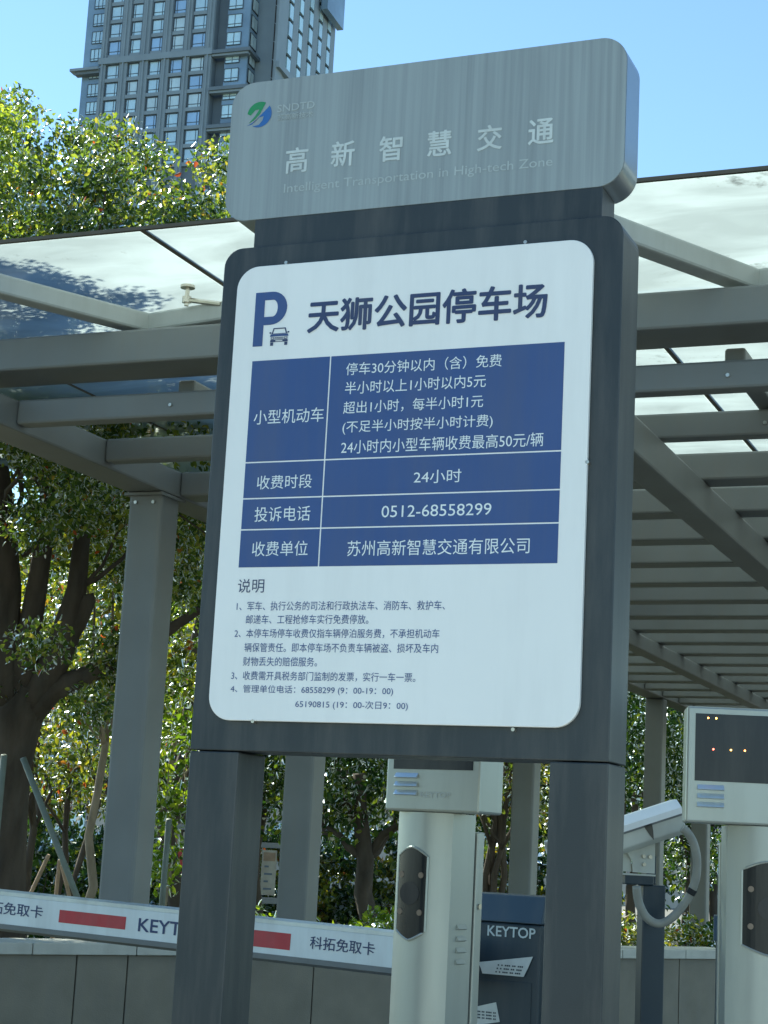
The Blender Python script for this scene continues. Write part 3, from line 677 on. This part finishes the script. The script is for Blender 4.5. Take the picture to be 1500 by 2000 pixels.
def far_building(label, px0, px1, pytop, z, m, win):
    A, B = atz(px0, 1690, z), atz(px1, 1690, z); top = atz((px0+px1)/2, pytop, z).z; W = (B-A).length
    c = (A+B)/2; t = thing('low_building', label, 'building', (c.x, c.y, 0), YAW)
    MB().box(-W/2, W/2, 0, 8, 0, top).build('wall', m, t, world=False)
    MB().box(-W/2-.2, W/2+.2, -.2, 8.2, top+.002, top+.25).build('roof', m_kerb, t, world=False)
    n = int(W/2.4)
    for i in range(n):
        for k in range(win):
            x = -W/2+.8+i*2.4; z0 = .9+k*3
            if z0+1.5 > top: continue
            f = MB().box(x, x+1.3, -.05, -.002, z0, z0+1.4).build('window', m_kerb, t, world=False); MB().box(x+.07, x+1.23, -.065, -.052, z0+.07, z0+1.33).build('pane', m_pane, f, world=False)
far_building('pale cream low building glimpsed far behind the trees at left', -100, 420, 1560, 60, m_cream, 1)
far_building('reddish clad low building glimpsed far behind the middle opening', 480, 1160, 1585, 64, m_cream, 1)
far_building('pale low building glimpsed far behind the camera mast', 1180, 1700, 1600, 62, m_cream, 1)

# ================================================================== THE SIGN
def U(px, py): return onY(px, py, 0.0).x
def V(px, py): return onY(px, py, 0.0).z
uL = U(366, 1460); uR = U(1186, 1480)
sign = thing('parking_sign', 'tall slate-grey parking price sign with silver header box and white notice panel', 'sign', ((uL+uR)/2, .09, 0))
def SX(u, v, w_): return Vector((u, w_, v))
YB0, YB1 = .015, .18
v_bt = V(480, 484); v_bb = V(500, 1466)
v_bt = (V(480, 483)+V(1180, 414))/2
v_bb = (V(440, 1463)+V(1130, 1488))/2
MB().prism(rrect(uL, uR, v_bb, v_bt, (0, 0, .055, .055)), SX, YB0, YB1).build('body_frame', m_slate, sign, bevel=.003)
nL, nR = U(488, 460), U(1170, 400)
v_tb = (V(480, 432)+V(1150, 366))/2
MB().box(nL, nR, YB0+.012, YB1-.03, v_bt-.001, v_tb+.03).build('neck', m_slate, sign, bevel=.002)
# posts
pLr = U(461, 1475); pRl = U(1070, 1487)
MB().box(uL, pLr, YB0, YB1, 0, v_bb-.003).build('post', m_slate, sign, bevel=.004)
MB().box(pRl, uR, YB0, YB1, 0, v_bb-.003).build('post', m_slate, sign, bevel=.004)
for a, b in ((uL-.04, pLr+.04), (pRl-.04, uR+.04)): MB().box(a, b, YB0-.04, YB1+.04, .13, .145).build('base_plate', m_slate, sign)
# header box
YT0, YT1 = .025, .16
TU = lambda px, py: onY(px, py, YT0)
tl, tr_ = TU(446, 300).x, TU(1222, 220).x
tt = (TU(520, 160).z+TU(1150, 75).z)/2; tb = (TU(500, 430).z+TU(1150, 366).z)/2
MB().prism(rrect(tl, tr_, tb, tt, .072, 12), SX, YT0+.004, YT1).build('header_box', m_silver_side, sign, smooth='auto')
hf = MB().prism(rrect(tl+.001, tr_-.001, tb+.001, tt-.001, .071, 12), SX, YT0, YT0+.0035).build('header_face', m_silver, sign)
TP = Plane((0, YT0, 0), (1, 0, 0), (0, 0, 1))
z2 = lambda x, y: (400+.6*x, 50+.6*y)
for ch, cx, cy, wd in (('高', 300, 438, 70), ('新', 450, 417, 74), ('智', 606, 400, 73), ('慧', 765, 383, 76), ('交', 928, 365, 78), ('通', 1095, 345, 80)):
    sl = .09*wd/2
    letters(ch, TP, z2(cx-wd/2, cy+sl), z2(cx+wd/2, cy-sl), 48, m_faded, hf, 'letter', .022)
letters('Intelligent Transportation in High-tech Zone', TP, z2(258, 533), z2(1132, 448), 23, m_veryfaded, hf, 'text_line', .004)
letters('SNDTD', TP, z2(237, 270), z2(358, 258), 14, m_veryfaded, hf, 'text_line', .012)
letters('苏高新技术', TP, z2(237, 299), z2(353, 288), 12, m_veryfaded, hf, 'text_line', .012)
# emblem: a green and a blue swoosh forming a disc
def arc(cx, cy, r, a0, a1, n=14): return [(cx+r*math.cos(R_(a0+(a1-a0)*k/n)), cy+r*math.sin(R_(a0+(a1-a0)*k/n))) for k in range(n+1)]
def emblem(pl, c, r, parent):
    u, v = c; S = lambda lp: [(u+x*r, v+y*r) for x, y in lp]
    g = arc(0, 0, 1, 172, 62) + [(.30, .55), (.0, .0), (-.45, -.42), (-.85, -.62), (-.35, -.1), (-.02, .42), (-.35, .38), (-.72, .0)]
    b = [(-1.0, -.80), (-.55, -.70), (.15, -.02), (.62, .42), (.80, .62)] + arc(0, 0, 1, 36, -125) + [(-.45, -.86), (.0, -.80), (.28, -.48), (.36, -.16), (.0, -.22), (-.6, -.62)]
    flat([S(g)], pl, m_green, parent, 'emblem_swoosh'); flat([S(b)], pl, m_blue, parent, 'emblem_swoosh')
ec = TP.hit(507, 224); er = TP.hit(531, 220)[0]-ec[0]
emblem(TP, ec, er, hf)
# notice panel
pl0 = (U(462.9, 566.7)+U(424, 1130)+U(408, 1350))/3; pr0 = (U(1158.9, 502.7)+U(1140, 1130)+U(1131, 1370))/3
pt0 = (V(540, 517)+V(1100, 470))/2; pb0 = (V(480, 1406)+V(1060, 1422))/2
panel = MB().prism(rrect(pl0, pr0, pb0, pt0, .065, 10), SX, 0, YB0-.0005).build('notice_panel', m_panel, sign, bevel=.002)
PP = Plane((0, 0, 0), (1, 0, 0), (0, 0, 1))
q1 = lambda x, y: (400+.53333*x, 460+.53333*y)
q2 = lambda x, y: (400+.53333*x, 1090+.53333*y)
u0 = (U(493.3, 706.9)+U(465.6, 1108.5)+U(480, 903.7))/3; u1 = (U(645.9, 696.3)+U(622.4, 1106.4))/2; u2 = (U(1104.5, 666.4)+U(1095.5, 880.8)+U(1088, 1100))/3
vv = [(V(493.3, 706.9)+V(1104.5, 666.4))/2, (V(480, 903.7)+V(1095.5, 880.8))/2, (V(475.2, 974.7)+V(1093.3, 956))/2, (V(472, 1034.4)+V(1090.7, 1022))/2, (V(465.6, 1108.5)+V(1088, 1100))/2]
g = .0019
for i in range(4):
    for a, b in ((u0, u1-g), (u1+g, u2)):
        z1 = vv[i]-(g if i else 0); z0 = vv[i+1]+(g if i < 3 else 0)
        MB().add([PP.pt(a, z0, .0006), PP.pt(b, z0, .0006), PP.pt(b, z1, .0006), PP.pt(a, z1, .0006)], [(0, 1, 2, 3)]).build('table_cell', m_blueprint, panel, fixn=False)
def T(s, A, B, h, m=m_white, off=.006, lift=.0012): letters(s, PP, A, B, h, m, panel, 'text_line', off, lift)
T('停车30分钟以内（含）免费', q1(518, 491), q1(1088, 456), 25)
T('半小时以上1小时以内5元', q1(514, 560), q1(1030, 531), 25)
T('超出1小时，每半小时1元', q1(508, 632), q1(1020, 606), 25)
T('(不足半小时按半小时计费)', q1(505, 705), q1(1055, 680), 27)
T('24小时内小型车辆收费最高50元/辆', q1(500, 776), q1(1240, 746), 27)
T('小型机动车', q1(180, 667), q1(436, 655), 28)
T('收费时段', q1(192, 905), q1(393, 899), 27)
T('24小时', q1(766, 884), q1(940, 880), 26)
T('投诉电话', q1(183, 1022), q1(387, 1017), 29)
T('0512-68558299', q1(648, 1010), q1(1050, 1003), 23)
T('收费单位', q1(174, 1149), q1(378, 1144), 29)
T('苏州高新智慧交通有限公司', q1(523, 1146), q1(1190, 1135), 31)
T('天狮公园停车场', q1(380, 301), q1(1253, 232), 64, m_navy, .030)
T('说明', q2(122, 103), q2(218, 101), 27, m_navy, .006)
for s, A, B in (('1、军车、执行公务的司法和行政执法车、消防车、救护车、', (118, 173), (880, 176)), ('邮递车、工程抢修车实行免费停放。', (152, 223), (600, 226)),
                ('2、本停车场停车收费仅指车辆停泊服务费，不承担机动车', (110, 275), (860, 278)), ('辆保管责任。即本停车场不负责车辆被盗、损坏及车内', (146, 327), (855, 331)),
                ('财物丢失的赔偿服务。', (141, 378), (412, 381)), ('3、收费需开具税务部门监制的发票，实行一车一票。', (98, 431), (772, 437)),
                ('4、管理单位电话：68558299 (9：00-19：00)', (95, 481), (690, 488)), ('65190815 (19：00-次日9：00)', (332, 537), (744, 542))):
    T(s, q2(*A), q2(*B), 18, m_blueprint, .004)
# big P and little car
a = PP.hit(*q1(187, 211)); b = PP.hit(*q1(177, 408)); cR = PP.hit(*q1(302, 270))
x0, yT, yB = (a[0]+b[0])/2, a[1], b[1]; wP = cR[0]-x0; hP = yT-yB; sw = wP*.30
yb = yT-hP*.614
outer = [(x0, yB), (x0+sw, yB), (x0+sw, yb)] + [(x0+wP-hP*.307+hP*.307*math.cos(R_(t)), yT-hP*.307+hP*.307*math.sin(R_(t))) for t in range(-90, 91, 12)] + [(x0, yT)]
ri = hP*.155
inner = [(x0+sw, yT-hP*.307-ri)] + [(x0+wP*.56+ri*.60*math.cos(R_(t)), yT-hP*.307+ri*math.sin(R_(t))) for t in range(-90, 91, 15)] + [(x0+sw, yT-hP*.307+ri)]
flat([outer, inner], PP, m_blueprint, panel, 'large_letter')
ca = PP.hit(*q1(236, 372)); cb = PP.hit(*q1(310, 366)); cw = cb[0]-ca[0]; cy_ = (ca[1]+cb[1])/2
Sx = lambda lp: [(ca[0]+cw/2+x*cw/2, cy_+y*cw/2) for x, y in lp]
flat([Sx([(-.78, .22), (-.6, .78), (.6, .78), (.78, .22), (-.78, .22)][:4]), Sx([(-.64, .27), (-.5, .68), (.5, .68), (.64, .27)])], PP, m_navy, panel, 'car_icon', .0012)
flat([Sx([(-.85, .2), (.85, .2), (.92, -.02), (.6, .0), (-.6, .0), (-.92, -.02)])], PP, m_blueprint, panel, 'car_icon', .0012)
for s in (-1, 1):
    flat([Sx([(s*.98, .42), (s*.8, .42), (s*.8, .26), (s*.98, .3)])], PP, m_navy, panel, 'car_icon', .0012)
    flat([Sx([(s*.82, -.05), (s*.52, -.05), (s*.5, -.28), (s*.82, -.26)]), Sx([(s*.76, -.09), (s*.57, -.09), (s*.56, -.2), (s*.76, -.2)])], PP, m_navy, panel, 'car_icon', .0012)
    flat([Sx([(s*.85, -.55), (s*.55, -.55), (s*.55, -.85), (s*.85, -.85)])], PP, m_navy, panel, 'car_icon', .0012)
flat([Sx([(-.85, -.3), (.85, -.3), (.88, -.52), (-.88, -.52)]), Sx([(-.35, -.36), (.35, -.36), (.35, -.46), (-.35, -.46)])], PP, m_navy, panel, 'car_icon', .0012)
flat([Sx([(-.46, -.08), (.46, -.08), (.46, -.14), (-.46, -.14)])], PP, m_navy, panel, 'car_icon', .0012)
flat([Sx([(-.46, -.19), (.46, -.19), (.46, -.24), (-.46, -.24)])], PP, m_navy, panel, 'car_icon', .0012)
for px, py in ((495, 1409), (1003, 1425), (560, 514), (1027, 474), (1148, 903)):
    p = onY(px, py, .006); MB().tube([p-Vector((0, .006, 0)), p+Vector((0, .01, 0))], .005, 10).build('screw', m_chrome, sign)

# ================================================================== BARRIER
zA = 6.6; YA = atz(400, 1800, zA).y
def barrier(label, cx, cz, yaw, top, text=True):
    p = atz(cx, 1850, cz); t = thing('barrier_gate', label, 'barrier', (p.x, p.y, 0), yaw)
    MB().box(-.17, .17, -.14, .14, .13, top-.10).build('housing', m_cab, t, world=False, bevel=.008)
    MB().prism([(-.15, top-.098), (-.12, top-.002), (.12, top-.002), (.15, top-.098)], lambda u, v, w_: Vector((w_, u, v)), -.18, .18).build('hood', m_hood, t, world=False, bevel=.004)
    MB().box(-.145, .145, -.1425, -.1405, .2, top-.30).build('door', m_cab, t, world=False, bevel=.002)
    return t, p
cabyaw = R_(-8)
gate, gp = barrier('dark blue barrier gate cabinet with striped white boom reaching left across the lane', 1003, 6.5, cabyaw, 1.275)
fp = WM[gate.name]; CPl = Plane(fp @ Vector((0, -.1405, 0)), fp.to_3x3() @ Vector((1, 0, 0)), (0, 0, 1))
letters('KEYTOP', CPl, (953, 1818), (1046, 1823), 20, m_faded, gate, 'text_line', .02, .002)
# boom: flat white face, rounded back, slight droop towards the cabinet
AL = onY(-220, 1719+34, YA); AR = onY(892, 1837+38, YA)
ax = (AR-AL).normalized(); au = Vector((0, 0, 1))-ax*ax.z; au.normalize(); an = ax.cross(au)
PK = 1.06
prof = [(-.0, -.048), (-.0, .052), (.012, .066), (.035, .070), (.05, .062), (.055, .03), (.055, -.04), (.046, -.058), (.03, -.067), (.010, -.066)]
arm = MB().prism(prof, lambda d, h, s: AL+ax*s+au*h*PK-an*d*PK, 0, (AR-AL).length)
APl = Plane(AL, ax, au)
ao = arm.build('boom', [m_arm, m_armgrey], gate, bevel=.003)
for pgi in ao.data.polygons:
    c = ao.data.vertices
# lower rubber edge as its own part
MB().prism([(-.002, -.0485), (.0, -.066), (.02, -.076), (.045, -.07), (.05, -.0585), (.046, -.0585), (.03, -.0672), (.010, -.0662)], lambda d, h, s: AL+ax*s+au*h*PK-an*d*PK, .0, (AR-AL).length).build('rubber_edge', m_armgrey, gate)
MB().prism([(-.001, .053), (-.0015, .066), (.02, .0735), (.05, .067), (.0505, .0625), (.035, .0705), (.012, .0665)], lambda d, h, s: AL+ax*s+au*h*PK-an*d*PK, .0, (AR-AL).length).build('top_trim', m_vent, gate)
def stripe(x0, y0, x1, y1, h0=.034, h1=-.030):
    ua = APl.hit(x0, y0)[0]; ub = APl.hit(x1, y1)[0]
    MB().add([APl.pt(ua, h1, .0012), APl.pt(ub, h1, .0012), APl.pt(ub, h0, .0012), APl.pt(ua, h0, .0012)], [(0, 1, 2, 3)]).build('red_stripe', m_red, gate, fixn=False)
stripe(116, 1786, 246, 1800, .025, -.022); stripe(478, 1828, 568, 1832, .028, -.030); stripe(-190, 1755, -90, 1765, .025, -.022)
letters('科拓免取卡', APl, (-44, 1769), (84, 1781), 24, m_navy, gate, 'text_line', .012, .0015)
letters('KEYTOP', APl, (271, 1806), (402, 1820), 26, m_navy, gate, 'text_line', .02, .0015)
letters('科拓免取卡', APl, (606, 1841), (732, 1853), 25, m_navy, gate, 'text_line', .012, .0015)
piv = MB().tube([AR-ax*.02+an*.0, AR-ax*.02-an*.12], .05, 16).build('pivot', m_armgrey, gate)
g2, gp2 = barrier('dark blue barrier gate cabinet half hidden behind the right-hand terminal', 1482, 7.2, R_(12), 1.22)
# papers stuck on the cabinet
def paper(name, label, pts, lift, fold=None):
    P = [CPl.pt(*CPl.hit(*p), lift) for p in pts]
    mb = MB().add(P, [tuple(range(len(P)))]); bk = [p-CPl.n*.0015 for p in P]; n = len(P)
    mb.add(bk, [tuple(range(n-1, -1, -1))]); mb.add(P+bk, [(i, (i+1) % n, (i+1) % n+n, i+n) for i in range(n)])
    o = mb.build(name, m_paper); return tag(o, label, 'paper')
z6 = lambda x, y: (740+.275*x, 1450+.275*y)
nt_ = paper('paper_note', 'crumpled white paper note stuck slantwise under the cabinet lettering', [z6(710, 1560), z6(1098, 1522), z6(1065, 1600), z6(1032, 1665), z6(740, 1640), z6(728, 1600)], .006)
st_ = paper('paper_sticker', 'small white label stuck crookedly low on the cabinet', [z6(675, 1880), z6(835, 1845), z6(862, 1985), z6(680, 2010)], .004)
for k in range(3):
    letters('- - --- -- ---', CPl, z6(850-k*8, 1590+k*22), z6(1030-k*10, 1585+k*26), 3, m_cab, nt_, 'text_line', 0, .0072)
    letters('--- -- ---- --', CPl, z6(695, 1925+k*22), z6(835, 1905+k*22), 3, m_cab, st_, 'text_line', 0, .0052)

# ================================================================== TERMINALS
def terminal(label, px, z, yaw, leds, s=1.0, hwid=.18, dx=0, ww_=.079, wx=0, hb=1.54):
    p = atz(px, 1700, z); t = thing('payment_terminal', label, 'terminal', (p.x, p.y, 0), yaw, 'silver payment terminals')
    W, D, B = (.245 if s == 1 else .225)*s, (.20 if s == 1 else .16)*s, .042*s
    n = 14; fx = [-W/2+W*i/n for i in range(n+1)]; fy = lambda x: -D/2-B*(1-(2*x/W)**2)
    loop = [(x, fy(x)) for x in fx]+[(W/2, D/2), (-W/2, D/2)]
    o = MB().prism(loop, lambda u, v, w_: Vector((u, v, w_)), .13, hb).build('body', m_mach, t, world=False, smooth='auto')
    # rear door with a dark seam
    MB().box(-W/2+.006, W/2-.006, D/2+.0005, D/2+.012, .16, hb-.06).build('seam', m_gap, t, world=False)
    MB().box(-W/2-.004, W/2+.004, D/2+.0125, D/2+.055, .14, hb-.05).build('rear_door', m_mach, t, world=False, bevel=.004)
    MB().box(-W/2-.05, W/2+.05, -D/2-.08, D/2+.08, .13, .15).build('base_plate', m_cab, t, world=False)
    # camera window: hexagonal glass that follows the bowed front
    zc = hb-.243; hh = .138
    hx = lambda x: 1 if abs(x) < .001 else 1
    ww = ww_
    def ztop(x): return zc+hh*(.80+.20*max(0, 1-(abs(x)/ww)**1.6))
    def zbot(x): return zc-hh*(.80+.20*max(0, 1-(abs(x)/ww)**1.3))
    mb = MB(); fr_ = []
    xs2 = [-ww+2*ww*i/12 for i in range(13)]; fyo = fy; fy = lambda x: fyo(x+wx)
    tx = Matrix.Translation((wx, 0, 0))
    v = []
    for x in xs2: v += [Vector((x, fy(x)-.004, zbot(x))), Vector((x, fy(x)-.004, ztop(x)))]
    v = [tx @ p for p in v]; mb.add(v, [(2*i, 2*i+2, 2*i+3, 2*i+1) for i in range(12)])
    win = mb.build('camera_window', m_black, t, world=False, fixn=False)
    rim = [Vector((x, fy(x)-.003, zbot(x))) for x in xs2]+[Vector((x, fy(x)-.003, ztop(x))) for x in reversed(xs2)]; rim.append(rim[0]); rim = [tx @ p for p in rim]
    MB().tube(rim, .0035, 6, cap=False).build('window_rim', m_mach, t, world=False)
    for zz in (zc+.055, zc-.055):
        for sx in (-1, 1):
            x = sx*ww*.68; MB().tube([(x+wx, fy(x)-.0045, zz), (x+wx, fy(x)-.008, zz)], .009, 14).build('lamp', m_lamp, win, world=False)
    MB().tube([(wx, fy(0)-.0045, zc+.0), (wx, fy(0)-.0075, zc+.0)], .034, 24).build('lens', m_screen, win, world=False)
    # side vents
    for k in range(4):
        zz = hb-.345-k*.034
        MB().prism([(W/2+.0005, zz), (W/2+.010, zz+.004), (W/2+.0005, zz+.017)], lambda u, v, w_: Vector((u, w_, v)), -D/2+.045, D/2-.04).build('side_vent', m_mach, t, world=False)
    for zz in (.35, 1.25): MB().tube([(W/2+.0043, D/2+.034, zz), (W/2+.009, D/2+.034, zz)], .009, 12).build('lock', m_chrome, t, world=False)
    # display head
    hw, hz, hd = hwid, .355*s, .085; Tt = Matrix.Translation((dx, 0, 0))
    y1 = -D/2-B+.01+hd; y0 = y1-hd-.02
    MB().box(-hw, hw, y0, y1+.04, hb+.002, hb+hz, 0, Tt).build('display_head', m_mach, t, world=False, bevel=.007)
    bz0, bz1 = hb+.128, hb+hz-.022
    scr = MB().box(-hw+.026, hw-.026, y0-.0015, y0-.0002, bz0, bz1, 0, Tt).build('screen', m_screen, t, world=False)
    for k in range(3):
        zz = hb+.100-k*.026
        MB().prism([(y0-.0003, zz), (y0-.012, zz+.003), (y0-.0003, zz+.017)], lambda u, v, w_: Vector((w_+dx, u, v)), -hw+.035, -hw+.115).build('speaker_vent', m_vent, t, world=False)
    for (x, zz, m_) in leds:
        MB().tube([(x+dx, y0-.0016, bz1-zz), (x+dx, y0-.004, bz1-zz)], .0026, 8).build('led_dot', m_, scr, world=False)
    return t, y0, hb, hw
m_led = emit('led_orange', (1, .35, .08), 6); m_ledr = emit('led_red', (1, .12, .08), 6); m_ledy = emit('led_yellow', (1, .55, .1), 6)
t1, y0_, hb, hw = terminal('silver payment terminal seen through the opening of the sign, beside the dark cabinet', 850, 5.5, R_(-10), [], .86, .166, .044, .056, -.022, 1.525)
Mt = WM[t1.name]; KP = Plane(Mt @ Vector((0, y0_, 0)), Mt.to_3x3() @ Vector((1, 0, 0)), (0, 0, 1))
letters('KEYTOP', KP, (822, 1553), (880, 1552), 11, m_veryfaded, t1, 'text_line', .012, .001)
leds = [(-.255+.026+x, z_, m_) for x, z_, m_ in ((.038, .013, m_led), (.062, .013, m_ledy), (.055, .108, m_ledr), (.108, .108, m_ledy), (.150, .108, m_led))]
t2, _, _, _ = terminal('silver payment terminal at the right edge with orange points lit on its display', 1492, 5.55, R_(17), leds, 1.0, .255, 0, .079, 0, 1.535)

# ================================================================== SURVEILLANCE CAMERA
zc_ = 6.5; P7 = lambda x, y, dz=0: atz(1190+.26*x, 1380+.26*y, zc_+dz)
pm = atz(1270, 1850, zc_); cam_t = thing('surveillance_camera', 'cream surveillance camera on a dark mast with looping grey cable', 'camera', (pm.x, pm.y, 0), YAW+R_(6))
mw, xm = .042, 0
topP = P7(365, 1110).z
MB().box(-.042, .042, -.042, .042, 0, P7(300, 1340).z).build('mast', m_cab, cam_t, world=False, bevel=.005)
MB().box(-.075, .075, -.075, .075, .004, .02).build('base_plate', m_cab, cam_t, world=False)
Mc = WM[cam_t.name]; lx = Mc.to_3x3() @ Vector((1, 0, 0)); ly = Mc.to_3x3() @ Vector((0, 1, 0))
LP = lambda P: Mc.inverted() @ P
a = LP(P7(108, 1250)); b = LP(P7(325, 1345))
MB().box(a.x, b.x, -.06, .05, b.z, a.z).build('mount_block', m_cab, cam_t, world=False, bevel=.004)
a = LP(P7(345, 1120)); b = LP(P7(405, 1345))
MB().box(a.x, b.x, .052, .11, b.z, a.z).build('mast_head', m_cab, cam_t, world=False, bevel=.004)
# tilted housing: rear-left to rear-right axis
A = P7(90, 1005) ; B = P7(532, 862)
ax2 = (B-A).normalized(); A2 = A-ax2*.20
n2 = ly; up2 = ax2.cross(ly)*-1
if up2.z < 0: up2 = -up2
Lh = (B-A2).length
hz_ = lambda d, h, s: A2+ax2*s+up2*h+n2*d
MB().prism([(-.055, -.028), (-.04, -.045), (.04, -.045), (.055, -.028), (.055, .045), (-.055, .045)], hz_, 0, Lh).build('housing', m_camw, cam_t, bevel=.004)
MB().prism([(-.068, .030), (-.068, .052), (-.035, .082), (.035, .082), (.068, .052), (.068, .030), (.063, .030), (.063, .049), (.033, .076), (-.033, .076), (-.063, .049), (-.063, .030)], hz_, -.06, Lh+.004).build('sun_shield', m_panel, cam_t)
MB().prism([(-.0575, .022), (-.0552, .022), (-.0552, .030), (-.0575, .030)], hz_, 0, Lh).build('trim_line', m_armgrey, cam_t)
MB().prism([(Lh-.145, .03), (Lh-.112, .036), (Lh-.118, .0), (Lh-.126, -.03), (Lh-.134, -.01)], lambda s, h, d: hz_(d, h, s), -.0575, -.0555).build('clasp', m_grime, cam_t)
# bracket cheek with bolts
cw_ = [LP(P7(x, y)) for x, y in ((120, 1080), (350, 1020), (335, 1255), (165, 1243), (165, 1160))]
MB().prism([(p.x, p.z) for p in cw_], lambda u, v, w_: Vector((u, w_, v)), -.062, -.058).build('bracket', m_camw, cam_t, world=False)
c2_ = [LP(P7(x, y)) for x, y in ((60, 1090), (163, 1085), (163, 1240), (60, 1236))]
MB().prism([(p.x, p.z) for p in c2_], lambda u, v, w_: Vector((u, w_, v)), -.050, -.045).build('bracket', m_camw, cam_t, world=False)
a = LP(P7(60, 1240)); b = LP(P7(340, 1256)); MB().box(a.x-.02, b.x, -.064, .05, a.z-.010, a.z-.004).build('bracket_foot', m_camw, cam_t, world=False)
for x, y in ((255, 1125), (305, 1130), (255, 1185)):
    q = LP(P7(x, y)); MB().tube([(q.x, -.0625, q.z), (q.x, -.070, q.z)], .0075, 8).build('bolt', m_chrome, cam_t, world=False)
cab = [(548, 915), (585, 945), (625, 1010), (650, 1090), (660, 1180), (650, 1290), (620, 1380), (570, 1470), (500, 1560), (420, 1620), (350, 1628), (280, 1585), (235, 1510), (212, 1430), (205, 1350)]
pts = []
for i in range(len(cab)-1):
    for k in range(3):
        t_ = k/3; p0 = cab[max(i-1, 0)]; p1 = cab[i]; p2 = cab[i+1]; p3 = cab[min(i+2, len(cab)-1)]
        pts.append(tuple(.5*((2*p1[j])+(-p0[j]+p2[j])*t_+(2*p0[j]-5*p1[j]+4*p2[j]-p3[j])*t_*t_+(-p0[j]+3*p1[j]-3*p2[j]+p3[j])*t_**3) for j in (0, 1)))
pts.append(cab[-1])
MB().tube([P7(x, y, -.12) for x, y in pts], .0155, 10).build('cable', m_cable, cam_t, smooth=True)
MB().tube([P7(628, 1370, -.12), P7(606, 1408, -.12)], .0175, 10).build('cable_clamp', m_gap, cam_t)
